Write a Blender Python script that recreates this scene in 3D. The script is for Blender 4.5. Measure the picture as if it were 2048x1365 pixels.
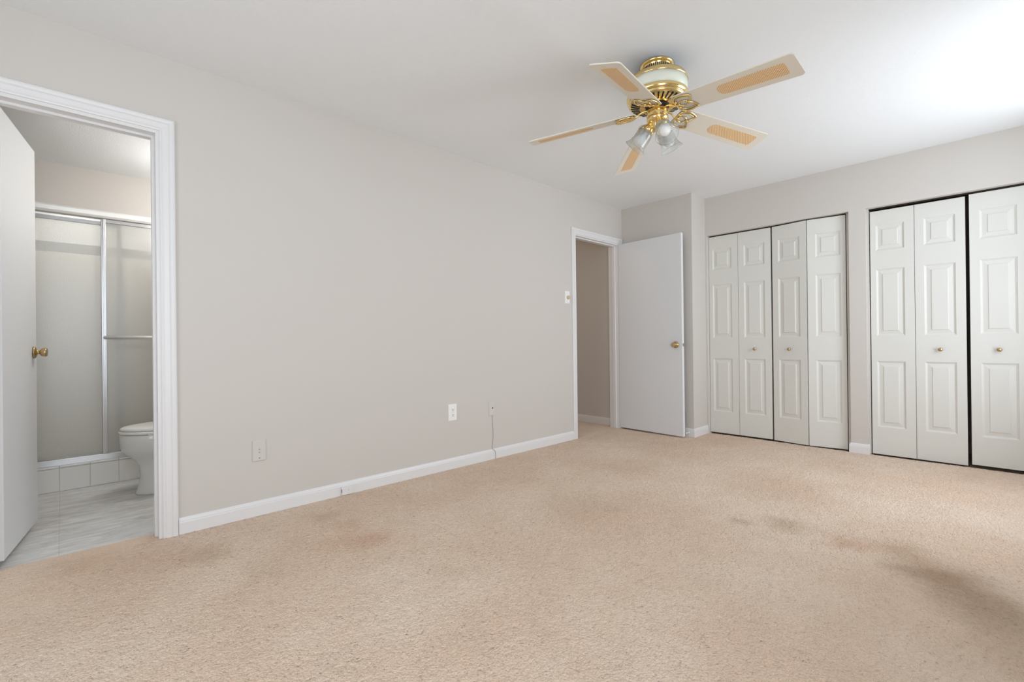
import bpy, bmesh, math, random
import numpy as np
from mathutils import Vector, Matrix

# ------------------------------------------------------------------ camera, world, lights, exposure
SC = bpy.context.scene
COL = SC.collection
for o in list(bpy.data.objects):
    bpy.data.objects.remove(o)

F_PX, YAW, PITCH, ROLL = 938.226, -0.80690, 0.00170, -0.01130
CAM = Vector((2.9392, 0.0, 0.9728))
fw = Vector((math.sin(YAW) * math.cos(PITCH), math.cos(YAW) * math.cos(PITCH), math.sin(PITCH)))
rt = Vector((math.cos(YAW), -math.sin(YAW), 0.0))
up = rt.cross(fw)
rt2 = rt * math.cos(ROLL) + up * math.sin(ROLL)
up2 = up * math.cos(ROLL) - rt * math.sin(ROLL)
cd = bpy.data.cameras.new('camera')
cd.sensor_width = 36.0
cd.lens = F_PX / 2048 * 36.0
cd.clip_start = 0.02
cam = bpy.data.objects.new('camera', cd)
M = Matrix((rt2, up2, -fw)).transposed().to_4x4()
M.translation = CAM
cam.matrix_world = M
COL.objects.link(cam)
SC.camera = cam

W = bpy.data.worlds.new('world')
SC.world = W
W.use_nodes = True
W.node_tree.nodes['Background'].inputs[0].default_value = (0.86, 0.93, 1.0, 1)
W.node_tree.nodes['Background'].inputs[1].default_value = 1.0


def area(name, loc, rot, sx, sy, power, color=(1, 1, 1), spread=180):
    l = bpy.data.lights.new(name, 'AREA')
    l.shape = 'RECTANGLE'
    l.size, l.size_y = sx, sy
    l.energy = power
    l.color = color
    l.spread = math.radians(spread)
    o = bpy.data.objects.new(name, l)
    o.location = loc
    o.rotation_euler = rot
    COL.objects.link(o)
    return o


R = math.radians
XR = 3.46            # right wall, out of the picture, holds the two windows
WIN = [(2.90, 4.45), (-0.45, 1.05)]
WZ0, WZ1 = 0.50, 2.30
FILL_WIN = (0.95, 2.65)  # unseen window added behind the camera to brighten closets and entry door
DAY = (0.835, 0.895, 1.0)
area('daylight_far_window', (XR + 0.22, 3.68, 1.38), (0, R(95), R(15)), 1.8, 1.6, 50, DAY)
area('daylight_near_window', (XR + 0.25, 0.30, 1.35), (0, R(90), 0), 1.7, 1.5, 36, DAY)
area('rear_fill_light', (1.80, -1.62, 1.35), (R(94), 0, 0), 1.7, 1.7, 29, DAY)  # added fill from behind the camera for the closet fronts and entry door


def point(name, loc, power, color, radius):
    l = bpy.data.lights.new(name, 'POINT')
    l.energy, l.color, l.shadow_soft_size = power, color, radius
    o = bpy.data.objects.new(name, l)
    o.location = loc
    COL.objects.link(o)


point('bathroom_light', (-0.85, 0.82, 1.95), 12, (1.0, 0.985, 0.97), 0.10)
point('hallway_fill', (-0.75, 2.9, 2.2), 5, (1.0, 0.80, 0.62), 0.12)  # added warm fill, no lamp seen in the hallway
area('shower_fill', (-1.95, 0.1, 2.18), (0, 0, 0), 0.3, 0.3, 4.2, (1.0, 0.97, 0.93))  # added unseen fill to light the shower interior behind the glass

SC.view_settings.view_transform = 'Standard'
SC.view_settings.look = 'None'
SC.view_settings.gamma = 1.0
SC.view_settings.use_curve_mapping = False
SC.view_settings.exposure = 0.14
SC.cycles.max_bounces = 14
SC.cycles.diffuse_bounces = 8
SC.cycles.caustics_reflective = False
SC.cycles.caustics_refractive = False


# ------------------------------------------------------------------ materials
def lin(c):
    return tuple((v / 12.92 if v <= 0.04045 else ((v + 0.055) / 1.055) ** 2.4) for v in c)


def srgb(r, g, b):
    return lin((r / 255, g / 255, b / 255)) + (1.0,)


def mat(name, col, rough=0.5, metal=0.0, bump=None, coat=0.0, spec=0.5, rough_noise=0.0):
    m = bpy.data.materials.new(name)
    m.use_nodes = True
    nt = m.node_tree
    b = nt.nodes['Principled BSDF']
    b.inputs['Base Color'].default_value = col
    b.inputs['Roughness'].default_value = rough
    b.inputs['Metallic'].default_value = metal
    b.inputs['Coat Weight'].default_value = coat
    b.inputs['Specular IOR Level'].default_value = spec
    if bump:
        sc, st, dist = bump
        tc = nt.nodes.new('ShaderNodeTexCoord')
        n = nt.nodes.new('ShaderNodeTexNoise')
        n.inputs['Scale'].default_value = sc
        n.inputs['Detail'].default_value = 3
        bp = nt.nodes.new('ShaderNodeBump')
        bp.inputs['Strength'].default_value = st
        bp.inputs['Distance'].default_value = dist
        nt.links.new(tc.outputs['Object'], n.inputs['Vector'])
        nt.links.new(n.outputs[0], bp.inputs['Height'])
        nt.links.new(bp.outputs[0], b.inputs['Normal'])
    return m


M_WALL = mat('greige_wall_paint', srgb(207, 202, 196), 0.75, bump=(180, 0.08, 0.002), spec=0.25)
M_CEIL = mat('white_ceiling_paint', srgb(234, 236, 237), 0.9, bump=(140, 0.35, 0.003), spec=0.1)
M_TRIM = mat('white_trim_gloss', srgb(227, 226, 226), 0.35, bump=(60, 0.04, 0.001))
M_DOOR = mat('white_door_paint', srgb(225, 227, 229), 0.42, bump=(45, 0.05, 0.001))
M_CLOSET = mat('warm_white_closet_door', srgb(218, 217, 211), 0.45, bump=(300, 0.06, 0.0006))
M_BRASS = mat('polished_brass', (0.90, 0.68, 0.31, 1), 0.17, 1.0)
M_BRASS_OLD = mat('aged_brass', (0.56, 0.41, 0.21, 1), 0.22, 1.0)
M_BLACK = mat('black_recess', (0.008, 0.007, 0.006, 1), 0.6)
M_DARK = mat('dark_bronze', (0.03, 0.022, 0.015, 1), 0.35, 0.6)
M_CREAM = mat('cream_enamel', srgb(232, 235, 220), 0.3)
M_BLADE = mat('fan_blade_cream', srgb(226, 220, 206), 0.4)
M_BULB = mat('frosted_bulb', srgb(246, 246, 246), 0.35)
M_PORC = mat('white_porcelain', srgb(226, 226, 222), 0.12, coat=0.4)
M_SEAT = mat('white_seat_plastic', srgb(235, 234, 230), 0.25)
M_ALU = mat('brushed_aluminium', (0.52, 0.52, 0.52, 1), 0.3, 1.0)
M_ALUW = mat('bright_anodised_aluminium', (0.88, 0.88, 0.86, 1), 0.4, 0.35)
M_TILE = mat('white_ceramic_tile', srgb(232, 230, 226), 0.2)
M_GROUT = mat('grout', srgb(214, 211, 206), 0.9)
M_STILE = mat('shower_wall_tile', srgb(216, 212, 204), 0.25)
M_BAND = mat('grey_tile_band', srgb(122, 122, 116), 0.3)
M_PLATE = mat('white_plastic', srgb(238, 238, 235), 0.35)
M_PPLATE = mat('painted_plate', srgb(208, 204, 198), 0.65, spec=0.25)
M_HOLE = mat('dark_slot', (0.02, 0.02, 0.02, 1), 0.6)
M_IVORY = mat('ivory_knob', srgb(203, 184, 146), 0.35)
M_CORD = mat('grey_cable', srgb(176, 174, 170), 0.5)
M_HALLWALL = M_WALL


def carpet_material():
    m = bpy.data.materials.new('tan_carpet')
    m.use_nodes = True
    nt = m.node_tree
    N, L = nt.nodes, nt.links
    b = N['Principled BSDF']
    b.inputs['Roughness'].default_value = 1.0
    b.inputs['Specular IOR Level'].default_value = 0.05
    b.inputs['Sheen Weight'].default_value = 0.08
    b.inputs['Sheen Roughness'].default_value = 0.6
    geo = N.new('ShaderNodeNewGeometry')

    def noise(sc, det=2, rough=0.5):
        n = N.new('ShaderNodeTexNoise')
        n.inputs['Scale'].default_value = sc
        n.inputs['Detail'].default_value = det
        n.inputs['Roughness'].default_value = rough
        L.new(geo.outputs['Position'], n.inputs['Vector'])
        return n

    def ramp(src, a, bq):
        r = N.new('ShaderNodeMapRange')
        r.interpolation_type = 'SMOOTHSTEP'
        r.inputs['From Min'].default_value = a
        r.inputs['From Max'].default_value = bq
        L.new(src, r.inputs['Value'])
        return r.outputs[0]

    def mix(fac, a, bq):
        x = N.new('ShaderNodeMix')
        x.data_type = 'RGBA'
        for i, v in ((0, fac), (6, a), (7, bq)):
            if isinstance(v, (float, tuple)):
                x.inputs[i].default_value = v
            else:
                L.new(v, x.inputs[i])
        return x.outputs[2]

    def math_(op, a, bq):
        x = N.new('ShaderNodeMath')
        x.operation = op
        for i, v in ((0, a), (1, bq)):
            if isinstance(v, (float, int)):
                x.inputs[i].default_value = v
            else:
                L.new(v, x.inputs[i])
        return x.outputs[0]

    fib = noise(330, 3)
    tuft = noise(95, 2)
    patch = noise(1.6, 3)
    patch2 = noise(5.5, 3)
    base = mix(ramp(patch.outputs[0], 0.35, 0.68), srgb(229, 202, 179), srgb(235, 213, 193))
    base = mix(math_('MULTIPLY', ramp(patch2.outputs[0], 0.45, 0.75), 0.2), base, srgb(207, 183, 160))
    # individual yarn tones
    base = mix(math_('MULTIPLY', ramp(fib.outputs[0], 0.54, 0.74), 0.45), base, srgb(166, 134, 108))
    base = mix(math_('MULTIPLY', ramp(tuft.outputs[0], 0.56, 0.78), 0.3), base, srgb(232, 215, 196))
    # old spills, worn marks and painted-in floor shade, each with a place of its own
    warp = noise(6, 5, 0.65)
    off = N.new('ShaderNodeVectorMath')
    off.operation = 'MULTIPLY_ADD'
    L.new(warp.outputs[1], off.inputs[0])
    off.inputs[1].default_value = (0.2, 0.2, 0)
    L.new(geo.outputs['Position'], off.inputs[2])
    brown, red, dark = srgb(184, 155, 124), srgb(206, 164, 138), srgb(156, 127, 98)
    for (x, y, r, k, c) in [(2.437, 2.668, 0.10, 0.55, red), (2.146, 2.721, 0.12, 0.5, brown), (1.96, 2.615, 0.06, 0.45, brown),
                            (2.77, 2.56, 0.17, 0.75, dark), (2.90, 2.36, 0.17, 0.6, dark), (3.0, 2.14, 0.16, 0.4, brown), (2.62, 2.75, 0.12, 0.55, brown),  # dark worn patch, with the shade near the right wall painted in
                            (0.29, 1.06, 0.09, 0.38, brown), (0.50, 1.10, 0.08, 0.35, red), (0.765, 1.093, 0.10, 0.5, red),
                            (0.69, 0.98, 0.12, 0.3, red), (0.39, 0.47, 0.12, 0.4, brown), (0.27, 0.30, 0.16, 0.3, red),
                            (0.1, 0.05, 0.14, 0.35, brown), (1.25, 2.2, 0.3, 0.2, brown), (0.9, 3.1, 0.25, 0.15, brown),
                            (0.75, 0.62, 0.1, 0.25, brown), (1.9, 3.3, 0.3, 0.16, brown)]:
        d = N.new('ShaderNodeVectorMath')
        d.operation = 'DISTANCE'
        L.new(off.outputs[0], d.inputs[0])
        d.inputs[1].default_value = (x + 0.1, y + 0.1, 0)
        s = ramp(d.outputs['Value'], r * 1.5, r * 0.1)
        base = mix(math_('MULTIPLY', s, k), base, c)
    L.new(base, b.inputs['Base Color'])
    v = N.new('ShaderNodeTexVoronoi')
    v.inputs['Scale'].default_value = 125
    L.new(geo.outputs['Position'], v.inputs['Vector'])
    h = math_('ADD', math_('MULTIPLY', v.outputs['Distance'], -1.0), math_('MULTIPLY', fib.outputs[0], 0.7))
    bp = N.new('ShaderNodeBump')
    bp.inputs['Strength'].default_value = 0.9
    bp.inputs['Distance'].default_value = 0.006
    L.new(h, bp.inputs['Height'])
    L.new(bp.outputs[0], b.inputs['Normal'])
    return m


M_CARPET = carpet_material()


def vinyl_material():
    m = bpy.data.materials.new('grey_marbled_vinyl')
    m.use_nodes = True
    nt = m.node_tree
    N, L = nt.nodes, nt.links
    b = N['Principled BSDF']
    b.inputs['Roughness'].default_value = 0.4
    geo = N.new('ShaderNodeNewGeometry')
    mp = N.new('ShaderNodeMapping')
    mp.inputs['Scale'].default_value = (9, 2.6, 1)
    mp.inputs['Rotation'].default_value = (0, 0, 0.25)
    L.new(geo.outputs['Position'], mp.inputs['Vector'])
    n = N.new('ShaderNodeTexNoise')
    n.inputs['Scale'].default_value = 1.9
    n.inputs['Detail'].default_value = 8
    n.inputs['Roughness'].default_value = 0.72
    n.inputs['Distortion'].default_value = 0.7
    L.new(mp.outputs[0], n.inputs['Vector'])
    cr = N.new('ShaderNodeValToRGB')
    cr.color_ramp.elements[0].position = 0.3
    cr.color_ramp.elements[0].color = srgb(184, 181, 177)
    cr.color_ramp.elements[1].position = 0.68
    cr.color_ramp.elements[1].color = srgb(236, 236, 235)
    L.new(n.outputs[0], cr.inputs[0])
    br = N.new('ShaderNodeTexBrick')
    br.offset = 0.0
    br.inputs['Scale'].default_value = 1.0
    br.inputs['Brick Width'].default_value = 0.457
    br.inputs['Row Height'].default_value = 0.457
    br.inputs['Mortar Size'].default_value = 0.0012
    br.inputs['Color1'].default_value = (1, 1, 1, 1)
    br.inputs['Color2'].default_value = (0.93, 0.93, 0.92, 1)
    br.inputs['Mortar'].default_value = (0.72, 0.72, 0.71, 1)
    off = N.new('ShaderNodeVectorMath')
    off.operation = 'ADD'
    off.inputs[1].default_value = (0.07 + 1.828, 0.02 + 1.828, 0)
    L.new(geo.outputs['Position'], off.inputs[0])
    L.new(off.outputs[0], br.inputs['Vector'])
    mx = N.new('ShaderNodeMix')
    mx.data_type = 'RGBA'
    mx.blend_type = 'MULTIPLY'
    mx.inputs[0].default_value = 1.0
    L.new(cr.outputs[0], mx.inputs[6])
    L.new(br.outputs[0], mx.inputs[7])
    L.new(mx.outputs[2], b.inputs['Base Color'])
    return m


M_VINYL = vinyl_material()


def obscure_glass():
    m = bpy.data.materials.new('pebbled_obscure_glass')
    m.use_nodes = True
    nt = m.node_tree
    N, L = nt.nodes, nt.links
    N.remove(N['Principled BSDF'])
    out = N['Material Output']
    tc = N.new('ShaderNodeTexCoord')
    n = N.new('ShaderNodeTexNoise')
    n.inputs['Scale'].default_value = 400
    n.inputs['Detail'].default_value = 1
    L.new(tc.outputs['Object'], n.inputs['Vector'])
    bp = N.new('ShaderNodeBump')
    bp.inputs['Strength'].default_value = 0.5
    bp.inputs['Distance'].default_value = 0.0012
    L.new(n.outputs[0], bp.inputs['Height'])
    tr = N.new('ShaderNodeBsdfTransparent')
    tr.inputs[0].default_value = (0.97, 0.965, 0.94, 1)
    tl = N.new('ShaderNodeBsdfTranslucent')
    tl.inputs[0].default_value = (0.92, 0.91, 0.88, 1)
    df = N.new('ShaderNodeBsdfDiffuse')
    df.inputs[0].default_value = (0.8, 0.8, 0.77, 1)
    L.new(bp.outputs[0], df.inputs['Normal'])
    gl = N.new('ShaderNodeBsdfGlossy')
    gl.inputs['Roughness'].default_value = 0.28
    L.new(bp.outputs[0], gl.inputs['Normal'])

    def mx(f, a, b):
        x = N.new('ShaderNodeMixShader')
        if isinstance(f, float):
            x.inputs[0].default_value = f
        else:
            L.new(f, x.inputs[0])
        L.new(a.outputs[0], x.inputs[1])
        L.new(b.outputs[0], x.inputs[2])
        return x
    sp = N.new('ShaderNodeMapRange')
    sp.inputs['From Min'].default_value = 0.35
    sp.inputs['From Max'].default_value = 0.65
    sp.inputs['To Min'].default_value = 0.16
    sp.inputs['To Max'].default_value = 0.46
    L.new(n.outputs[0], sp.inputs['Value'])
    d = mx(0.5, tl, df)
    a = mx(sp.outputs[0], tr, d)
    L.new(mx(0.14, a, gl).outputs[0], out.inputs[0])
    return m


M_OBSCURE = obscure_glass()


def clear_glass(name, tint, gloss, ribs=False):
    m = bpy.data.materials.new(name)
    m.use_nodes = True
    nt = m.node_tree
    N, L = nt.nodes, nt.links
    N.remove(N['Principled BSDF'])
    tr = N.new('ShaderNodeBsdfTransparent')
    tr.inputs[0].default_value = tint
    gl = N.new('ShaderNodeBsdfGlossy')
    gl.inputs['Roughness'].default_value = 0.06
    lw = N.new('ShaderNodeLayerWeight')
    lw.inputs[0].default_value = 0.3
    mr = N.new('ShaderNodeMapRange')
    mr.inputs['To Min'].default_value = 0.04
    mr.inputs['To Max'].default_value = gloss
    L.new(lw.outputs['Facing'], mr.inputs['Value'])
    mxs = N.new('ShaderNodeMixShader')
    L.new(mr.outputs[0], mxs.inputs[0])
    L.new(tr.outputs[0], mxs.inputs[1])
    L.new(gl.outputs[0], mxs.inputs[2])
    last = mxs
    if ribs:   # pressed ribs scatter a little light
        df = N.new('ShaderNodeBsdfTranslucent')
        df.inputs[0].default_value = (0.9, 0.92, 0.92, 1)
        m2 = N.new('ShaderNodeMixShader')
        m2.inputs[0].default_value = 0.2
        L.new(mxs.outputs[0], m2.inputs[1])
        L.new(df.outputs[0], m2.inputs[2])
        last = m2
    L.new(last.outputs[0], N['Material Output'].inputs[0])
    return m


M_PANE = clear_glass('window_pane_glass', (0.97, 0.98, 0.97, 1), 0.2)
M_SHADE = clear_glass('ribbed_clear_glass', (0.965, 0.975, 0.965, 1), 0.28, True)


def cane_material():
    m = bpy.data.materials.new('woven_cane')
    m.use_nodes = True
    nt = m.node_tree
    N, L = nt.nodes, nt.links
    b = N['Principled BSDF']
    b.inputs['Roughness'].default_value = 0.55
    tc = N.new('ShaderNodeTexCoord')
    outs = []
    for rot in (0.785, -0.785):
        mp = N.new('ShaderNodeMapping')
        mp.inputs['Rotation'].default_value = (0, 0, rot)
        L.new(tc.outputs['Object'], mp.inputs['Vector'])
        w = N.new('ShaderNodeTexWave')
        w.inputs['Scale'].default_value = 38
        w.inputs['Distortion'].default_value = 0
        L.new(mp.outputs[0], w.inputs['Vector'])
        outs.append(w.outputs['Fac'])
    mul = N.new('ShaderNodeMath')
    mul.operation = 'MULTIPLY'
    L.new(outs[0], mul.inputs[0])
    L.new(outs[1], mul.inputs[1])
    cr = N.new('ShaderNodeValToRGB')
    cr.color_ramp.elements[0].position = 0.05
    cr.color_ramp.elements[0].color = srgb(236, 204, 158)
    cr.color_ramp.elements[1].position = 0.75
    cr.color_ramp.elements[1].color = srgb(190, 142, 92)
    L.new(mul.outputs[0], cr.inputs[0])
    L.new(cr.outputs[0], b.inputs['Base Color'])
    bp = N.new('ShaderNodeBump')
    bp.invert = True
    bp.inputs['Distance'].default_value = 0.002
    bp.inputs['Strength'].default_value = 0.5
    L.new(mul.outputs[0], bp.inputs['Height'])
    L.new(bp.outputs[0], b.inputs['Normal'])
    return m


M_CANE = cane_material()


# ------------------------------------------------------------------ mesh helpers
class MB:
    """collects shapes; build() links them as one mesh object"""
    def __init__(self):
        self.v, self.f, self.s = [], [], []

    def add(self, vs, fs, smooth=False):
        o = len(self.v)
        self.v += [tuple(x) for x in vs]
        self.f += [tuple(i + o for i in f) for f in fs]
        self.s += [smooth] * len(fs)
        return self

    def box(self, x0, x1, y0, y1, z0, z1):
        vs = [(x0, y0, z0), (x1, y0, z0), (x1, y1, z0), (x0, y1, z0), (x0, y0, z1), (x1, y0, z1), (x1, y1, z1), (x0, y1, z1)]
        return self.add(vs, [(0, 3, 2, 1), (4, 5, 6, 7), (0, 1, 5, 4), (1, 2, 6, 5), (2, 3, 7, 6), (3, 0, 4, 7)])

    def lathe(self, prof, n=48, mtx=None, cap=False):
        vs, fs = [], []
        for r, z in prof:
            for k in range(n):
                a = 2 * math.pi * k / n
                vs.append(Vector((r * math.cos(a), r * math.sin(a), z)))
        for i in range(len(prof) - 1):
            for k in range(n):
                k2 = (k + 1) % n
                fs.append((i * n + k, i * n + k2, (i + 1) * n + k2, (i + 1) * n + k))
        if cap:
            fs.append(tuple(range(n))[::-1])
            fs.append(tuple((len(prof) - 1) * n + k for k in range(n)))
        if mtx is not None:
            vs = [mtx @ v for v in vs]
        return self.add(vs, fs, True)

    def tube(self, pts, r, n=10, closed=False, radii=None):
        pts = [Vector(p) for p in pts]
        m = len(pts)
        vs, fs = [], []
        ref = None
        for i, p in enumerate(pts):
            if closed:
                t = pts[(i + 1) % m] - pts[i - 1]
            else:
                t = pts[min(i + 1, m - 1)] - pts[max(i - 1, 0)]
            t.normalize()
            if ref is None:
                ref = Vector((0, 0, 1)) if abs(t.z) < 0.9 else Vector((1, 0, 0))
            a = ref - t * ref.dot(t)
            if a.length < 1e-5:
                a = t.orthogonal()
            a.normalize()
            ref = a
            b = t.cross(a)
            rr = radii[i] if radii else r
            for k in range(n):
                th = 2 * math.pi * k / n
                vs.append(p + a * (rr * math.cos(th)) + b * (rr * math.sin(th)))
        for i in range(m if closed else m - 1):
            j = (i + 1) % m
            for k in range(n):
                k2 = (k + 1) % n
                fs.append((i * n + k, i * n + k2, j * n + k2, j * n + k))
        if not closed:
            fs.append(tuple(range(n))[::-1])
            fs.append(tuple((m - 1) * n + k for k in range(n)))
        return self.add(vs, fs, True)

    def prism(self, poly, z0, z1):
        n = len(poly)
        vs = [(x, y, z0) for x, y in poly] + [(x, y, z1) for x, y in poly]
        fs = [tuple(range(n))[::-1], tuple(range(n, 2 * n))]
        fs += [(i, (i + 1) % n, n + (i + 1) % n, n + i) for i in range(n)]
        return self.add(vs, fs)

    def sweep(self, prof, p0, p1, out, cap=True):
        """profile (d, h): d along `out`, h along z; swept from p0 to p1 on the floor"""
        out = Vector(out)
        vs = []
        for p in (Vector(p0), Vector(p1)):
            for d, h in prof:
                vs.append(p + out * d + Vector((0, 0, h)))
        n = len(prof)
        fs = [(i, (i + 1) % n, n + (i + 1) % n, n + i) for i in range(n)]
        fs += [tuple(range(n))[::-1], tuple(range(n, 2 * n))]
        return self.add(vs, fs)

    def path(self, prof, pts):
        """profile (d, h) swept along a floor path with mitred corners, d to the right of travel"""
        pts = [Vector(p) for p in pts]
        dirs = [(b - a).normalized() for a, b in zip(pts, pts[1:])]
        vs = []
        for i, p in enumerate(pts):
            ns = [Vector((d.y, -d.x)) for d in dirs[max(i - 1, 0):i + 1]]
            m = ns[0] if len(ns) == 1 else (ns[0] + ns[1]) / (1 + ns[0].dot(ns[1]))
            vs += [(p.x + m.x * d, p.y + m.y * d, h) for d, h in prof]
        n = len(prof)
        fs = [(j * n + i, j * n + (i + 1) % n, (j + 1) * n + (i + 1) % n, (j + 1) * n + i) for j in range(len(pts) - 1) for i in range(n)]
        fs += [tuple(range(n)), tuple(range((len(pts) - 1) * n, len(pts) * n))[::-1]]
        return self.add(vs, fs)

    def ring(self, prof_a, prof_b):
        n = len(prof_a)
        return self.add(list(prof_a) + list(prof_b), [(i, (i + 1) % n, n + (i + 1) % n, n + i) for i in range(n)])

    def build(self, name, material, parent=None, bevel=0.0, seg=2, mtx=None, fix=True):
        me = bpy.data.meshes.new(name)
        me.from_pydata(self.v, [], self.f)
        me.polygons.foreach_set('use_smooth', self.s)
        me.materials.append(material)
        if fix:
            bm = bmesh.new()
            bm.from_mesh(me)
            bmesh.ops.recalc_face_normals(bm, faces=bm.faces)
            bm.to_mesh(me)
            bm.free()
        o = bpy.data.objects.new(name, me)
        COL.objects.link(o)
        if parent:
            o.parent = parent
        if mtx is not None:
            o.matrix_local = mtx
        if bevel:
            md = o.modifiers.new('bevel', 'BEVEL')
            md.width = bevel
            md.segments = seg
            md.limit_method = 'ANGLE'
            md.angle_limit = R(40)
        return o


def tag(o, label=None, cat=None, group=None, kind=None):
    for k, v in (('label', label), ('category', cat), ('group', group), ('kind', kind)):
        if v:
            o[k] = v
    return o


def struct(o, label, cat):
    return tag(o, label, cat, kind='structure')


def thing(name, label, cat, loc=(0, 0, 0), rz=0.0, group=None, kind=None):
    o = bpy.data.objects.new(name, None)
    o.empty_display_size = 0.1
    o.location = loc
    o.rotation_euler = (0, 0, rz)
    COL.objects.link(o)
    return tag(o, label, cat, group, kind)


# ------------------------------------------------------------------ the shell
CH = 2.44
Y1, X2, Y2 = 4.535, 0.811, 4.8375
YB = -1.25
BZ = 2.22                       # bathroom ceiling
BO = (-0.27, 0.36)              # bathroom rough opening in y
EO = (3.69, 4.47)               # entry rough opening
HB, HE = 2.062, 2.047           # rough heads

w = MB()
w.box(-0.12, 0, YB, BO[0], -0.05, CH)
w.box(-0.12, 0, BO[0], BO[1], HB, CH)
w.box(-0.12, 0, BO[1], EO[0], -0.05, CH)
w.box(-0.12, 0, EO[0], EO[1], HE, CH)
w.box(-0.12, 0, EO[1], Y1, -0.05, CH)
struct(w.build('wall_left', M_WALL, fix=False), 'long greige wall holding the bathroom doorway and the entry doorway', 'wall')

w = MB()
w.box(-1.42, X2, Y1, 5.6, -0.05, CH)
struct(w.build('wall_alcove', M_WALL, fix=False), 'greige wall behind the open white door, running on into the hallway', 'wall')

C1 = (0.826, 2.045)
C2 = (2.162, 3.40)
CO = 2.05
w = MB()
w.box(X2, C1[0], Y2, Y2 + 0.115, -0.05, CO)
w.box(C1[1], C2[0], Y2, Y2 + 0.115, -0.05, CO)
w.box(C2[1], XR, Y2, Y2 + 0.115, -0.05, CO)
w.box(X2, XR, Y2, Y2 + 0.115, CO, CH)
struct(w.build('wall_closet', M_WALL, fix=False), 'greige wall with the two white bifold closets let into it', 'wall')
w = MB()
w.box(X2, XR + 0.1, 5.5, 5.6, -0.05, CH)
struct(w.build('wall_closet_rear', M_WALL, fix=False), 'rear wall inside the dark closets', 'wall')

w = MB()
ys = [YB, WIN[1][0], WIN[1][1], WIN[0][0], WIN[0][1], 5.6]
for i in range(5):
    if i in (1, 3):
        w.box(XR, XR + 0.14, ys[i], ys[i + 1], -0.05, WZ0)
        w.box(XR, XR + 0.14, ys[i], ys[i + 1], WZ1, CH)
    else:
        w.box(XR, XR + 0.14, ys[i], ys[i + 1], -0.05, CH)
struct(w.build('wall_right', M_WALL, fix=False), 'greige window wall out of the picture beside the closets', 'wall')
w = MB()
w.box(-0.12, FILL_WIN[0], YB - 0.12, YB, -0.05, CH)
w.box(FILL_WIN[1], XR + 0.14, YB - 0.12, YB, -0.05, CH)
w.box(FILL_WIN[0], FILL_WIN[1], YB - 0.12, YB, -0.05, WZ0)
w.box(FILL_WIN[0], FILL_WIN[1], YB - 0.12, YB, WZ1, CH)
struct(w.build('wall_front', M_WALL, fix=False), 'greige wall behind the camera', 'wall')
for k, (a, b, where) in enumerate([WIN[0] + ('beside the closets',), WIN[1] + ('beside the camera',), FILL_WIN + ('behind the camera, added for fill light',)]):
    # built lying along y, outer face towards +x, then turned for the rear wall
    f = MB()
    x0, x1 = 0.05, 0.10
    f.box(x0, x1, a, a + 0.04, WZ0, WZ1)
    f.box(x0, x1, b - 0.04, b, WZ0, WZ1)
    f.box(x0, x1, a + 0.04, b - 0.04, WZ0, WZ0 + 0.04)
    f.box(x0, x1, a + 0.04, b - 0.04, WZ1 - 0.04, WZ1)
    f.box(x0, x1, a + 0.04, b - 0.04, 1.335, 1.37)
    mt = Matrix.Translation((XR, 0, 0)) if k < 2 else Matrix(((0, 1, 0, 0), (-1, 0, 0, YB), (0, 0, 1, 0), (0, 0, 0, 1)))
    wo = struct(f.build('window_%d' % (k + 1), M_TRIM, mtx=mt), 'white sash window in the wall ' + where, 'window')
    g = MB()
    g.box(0.072, 0.077, a + 0.04, b - 0.04, WZ0 + 0.04, 1.335)
    g.box(0.072, 0.077, a + 0.04, b - 0.04, 1.37, WZ1 - 0.04)
    g.build('pane', M_PANE, wo)

w = MB()
w.box(-0.12, XR + 0.14, YB - 0.12, 5.6, CH, CH + 0.1)
struct(w.build('ceiling', M_CEIL, fix=False), 'smooth white bedroom ceiling carrying the fan', 'ceiling')

# bathroom, shower and hallway shells
w = MB()
w.box(-2.45, -0.12, -1.05, 1.05, BZ, BZ + 0.1)
struct(w.build('ceiling_bathroom', M_CEIL, fix=False), 'lower white ceiling of the bathroom', 'ceiling')
w = MB()
w.box(-2.45, -0.12, -1.05, -0.95, -0.05, BZ)
struct(w.build('wall_bathroom_near', M_WALL, fix=False), 'bathroom wall hidden behind the open white door', 'wall')
w = MB()
w.box(-2.45, -0.12, 1.0, 1.05, -0.05, BZ)
struct(w.build('wall_bathroom_far', M_WALL, fix=False), 'bathroom wall behind the toilet', 'wall')
w = MB()
w.box(-1.58, -1.49, -0.95, 1.0, 1.94, BZ)
struct(w.build('wall_shower_header', M_WALL, fix=False), 'greige wall strip above the shower doors', 'wall')
w = MB()
w.box(-2.45, -2.33, -0.95, 1.0, -0.05, 1.74)
w.box(-2.33, -1.58, -0.95, -0.93, -0.05, 1.74)
w.box(-2.33, -1.58, 0.98, 1.0, -0.05, 1.74)
ws = struct(w.build('wall_shower', M_STILE, fix=False), 'pale tiled walls inside the shower, seen through pebbled glass', 'wall')
w = MB()
w.box(-2.45, -2.33, -0.95, 1.0, 1.74, 1.82)
w.box(-2.33, -1.58, -0.95, -0.93, 1.74, 1.82)
w.box(-2.33, -1.58, 0.98, 1.0, 1.74, 1.82)
tag(w.build('tile_band', M_BAND, ws, fix=False), 'darker grey band of tile')
w = MB()
w.box(-2.45, -2.34, -0.95, 1.0, 1.82, BZ)
w.build('upper_wall', M_CEIL, ws, fix=False)
w = MB()
w.box(-2.33, -1.58, -0.93, 0.98, -0.05, 0.06)
struct(w.build('floor_shower', M_STILE, fix=False), 'pale shower pan behind the tiled kerb', 'floor')

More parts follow.
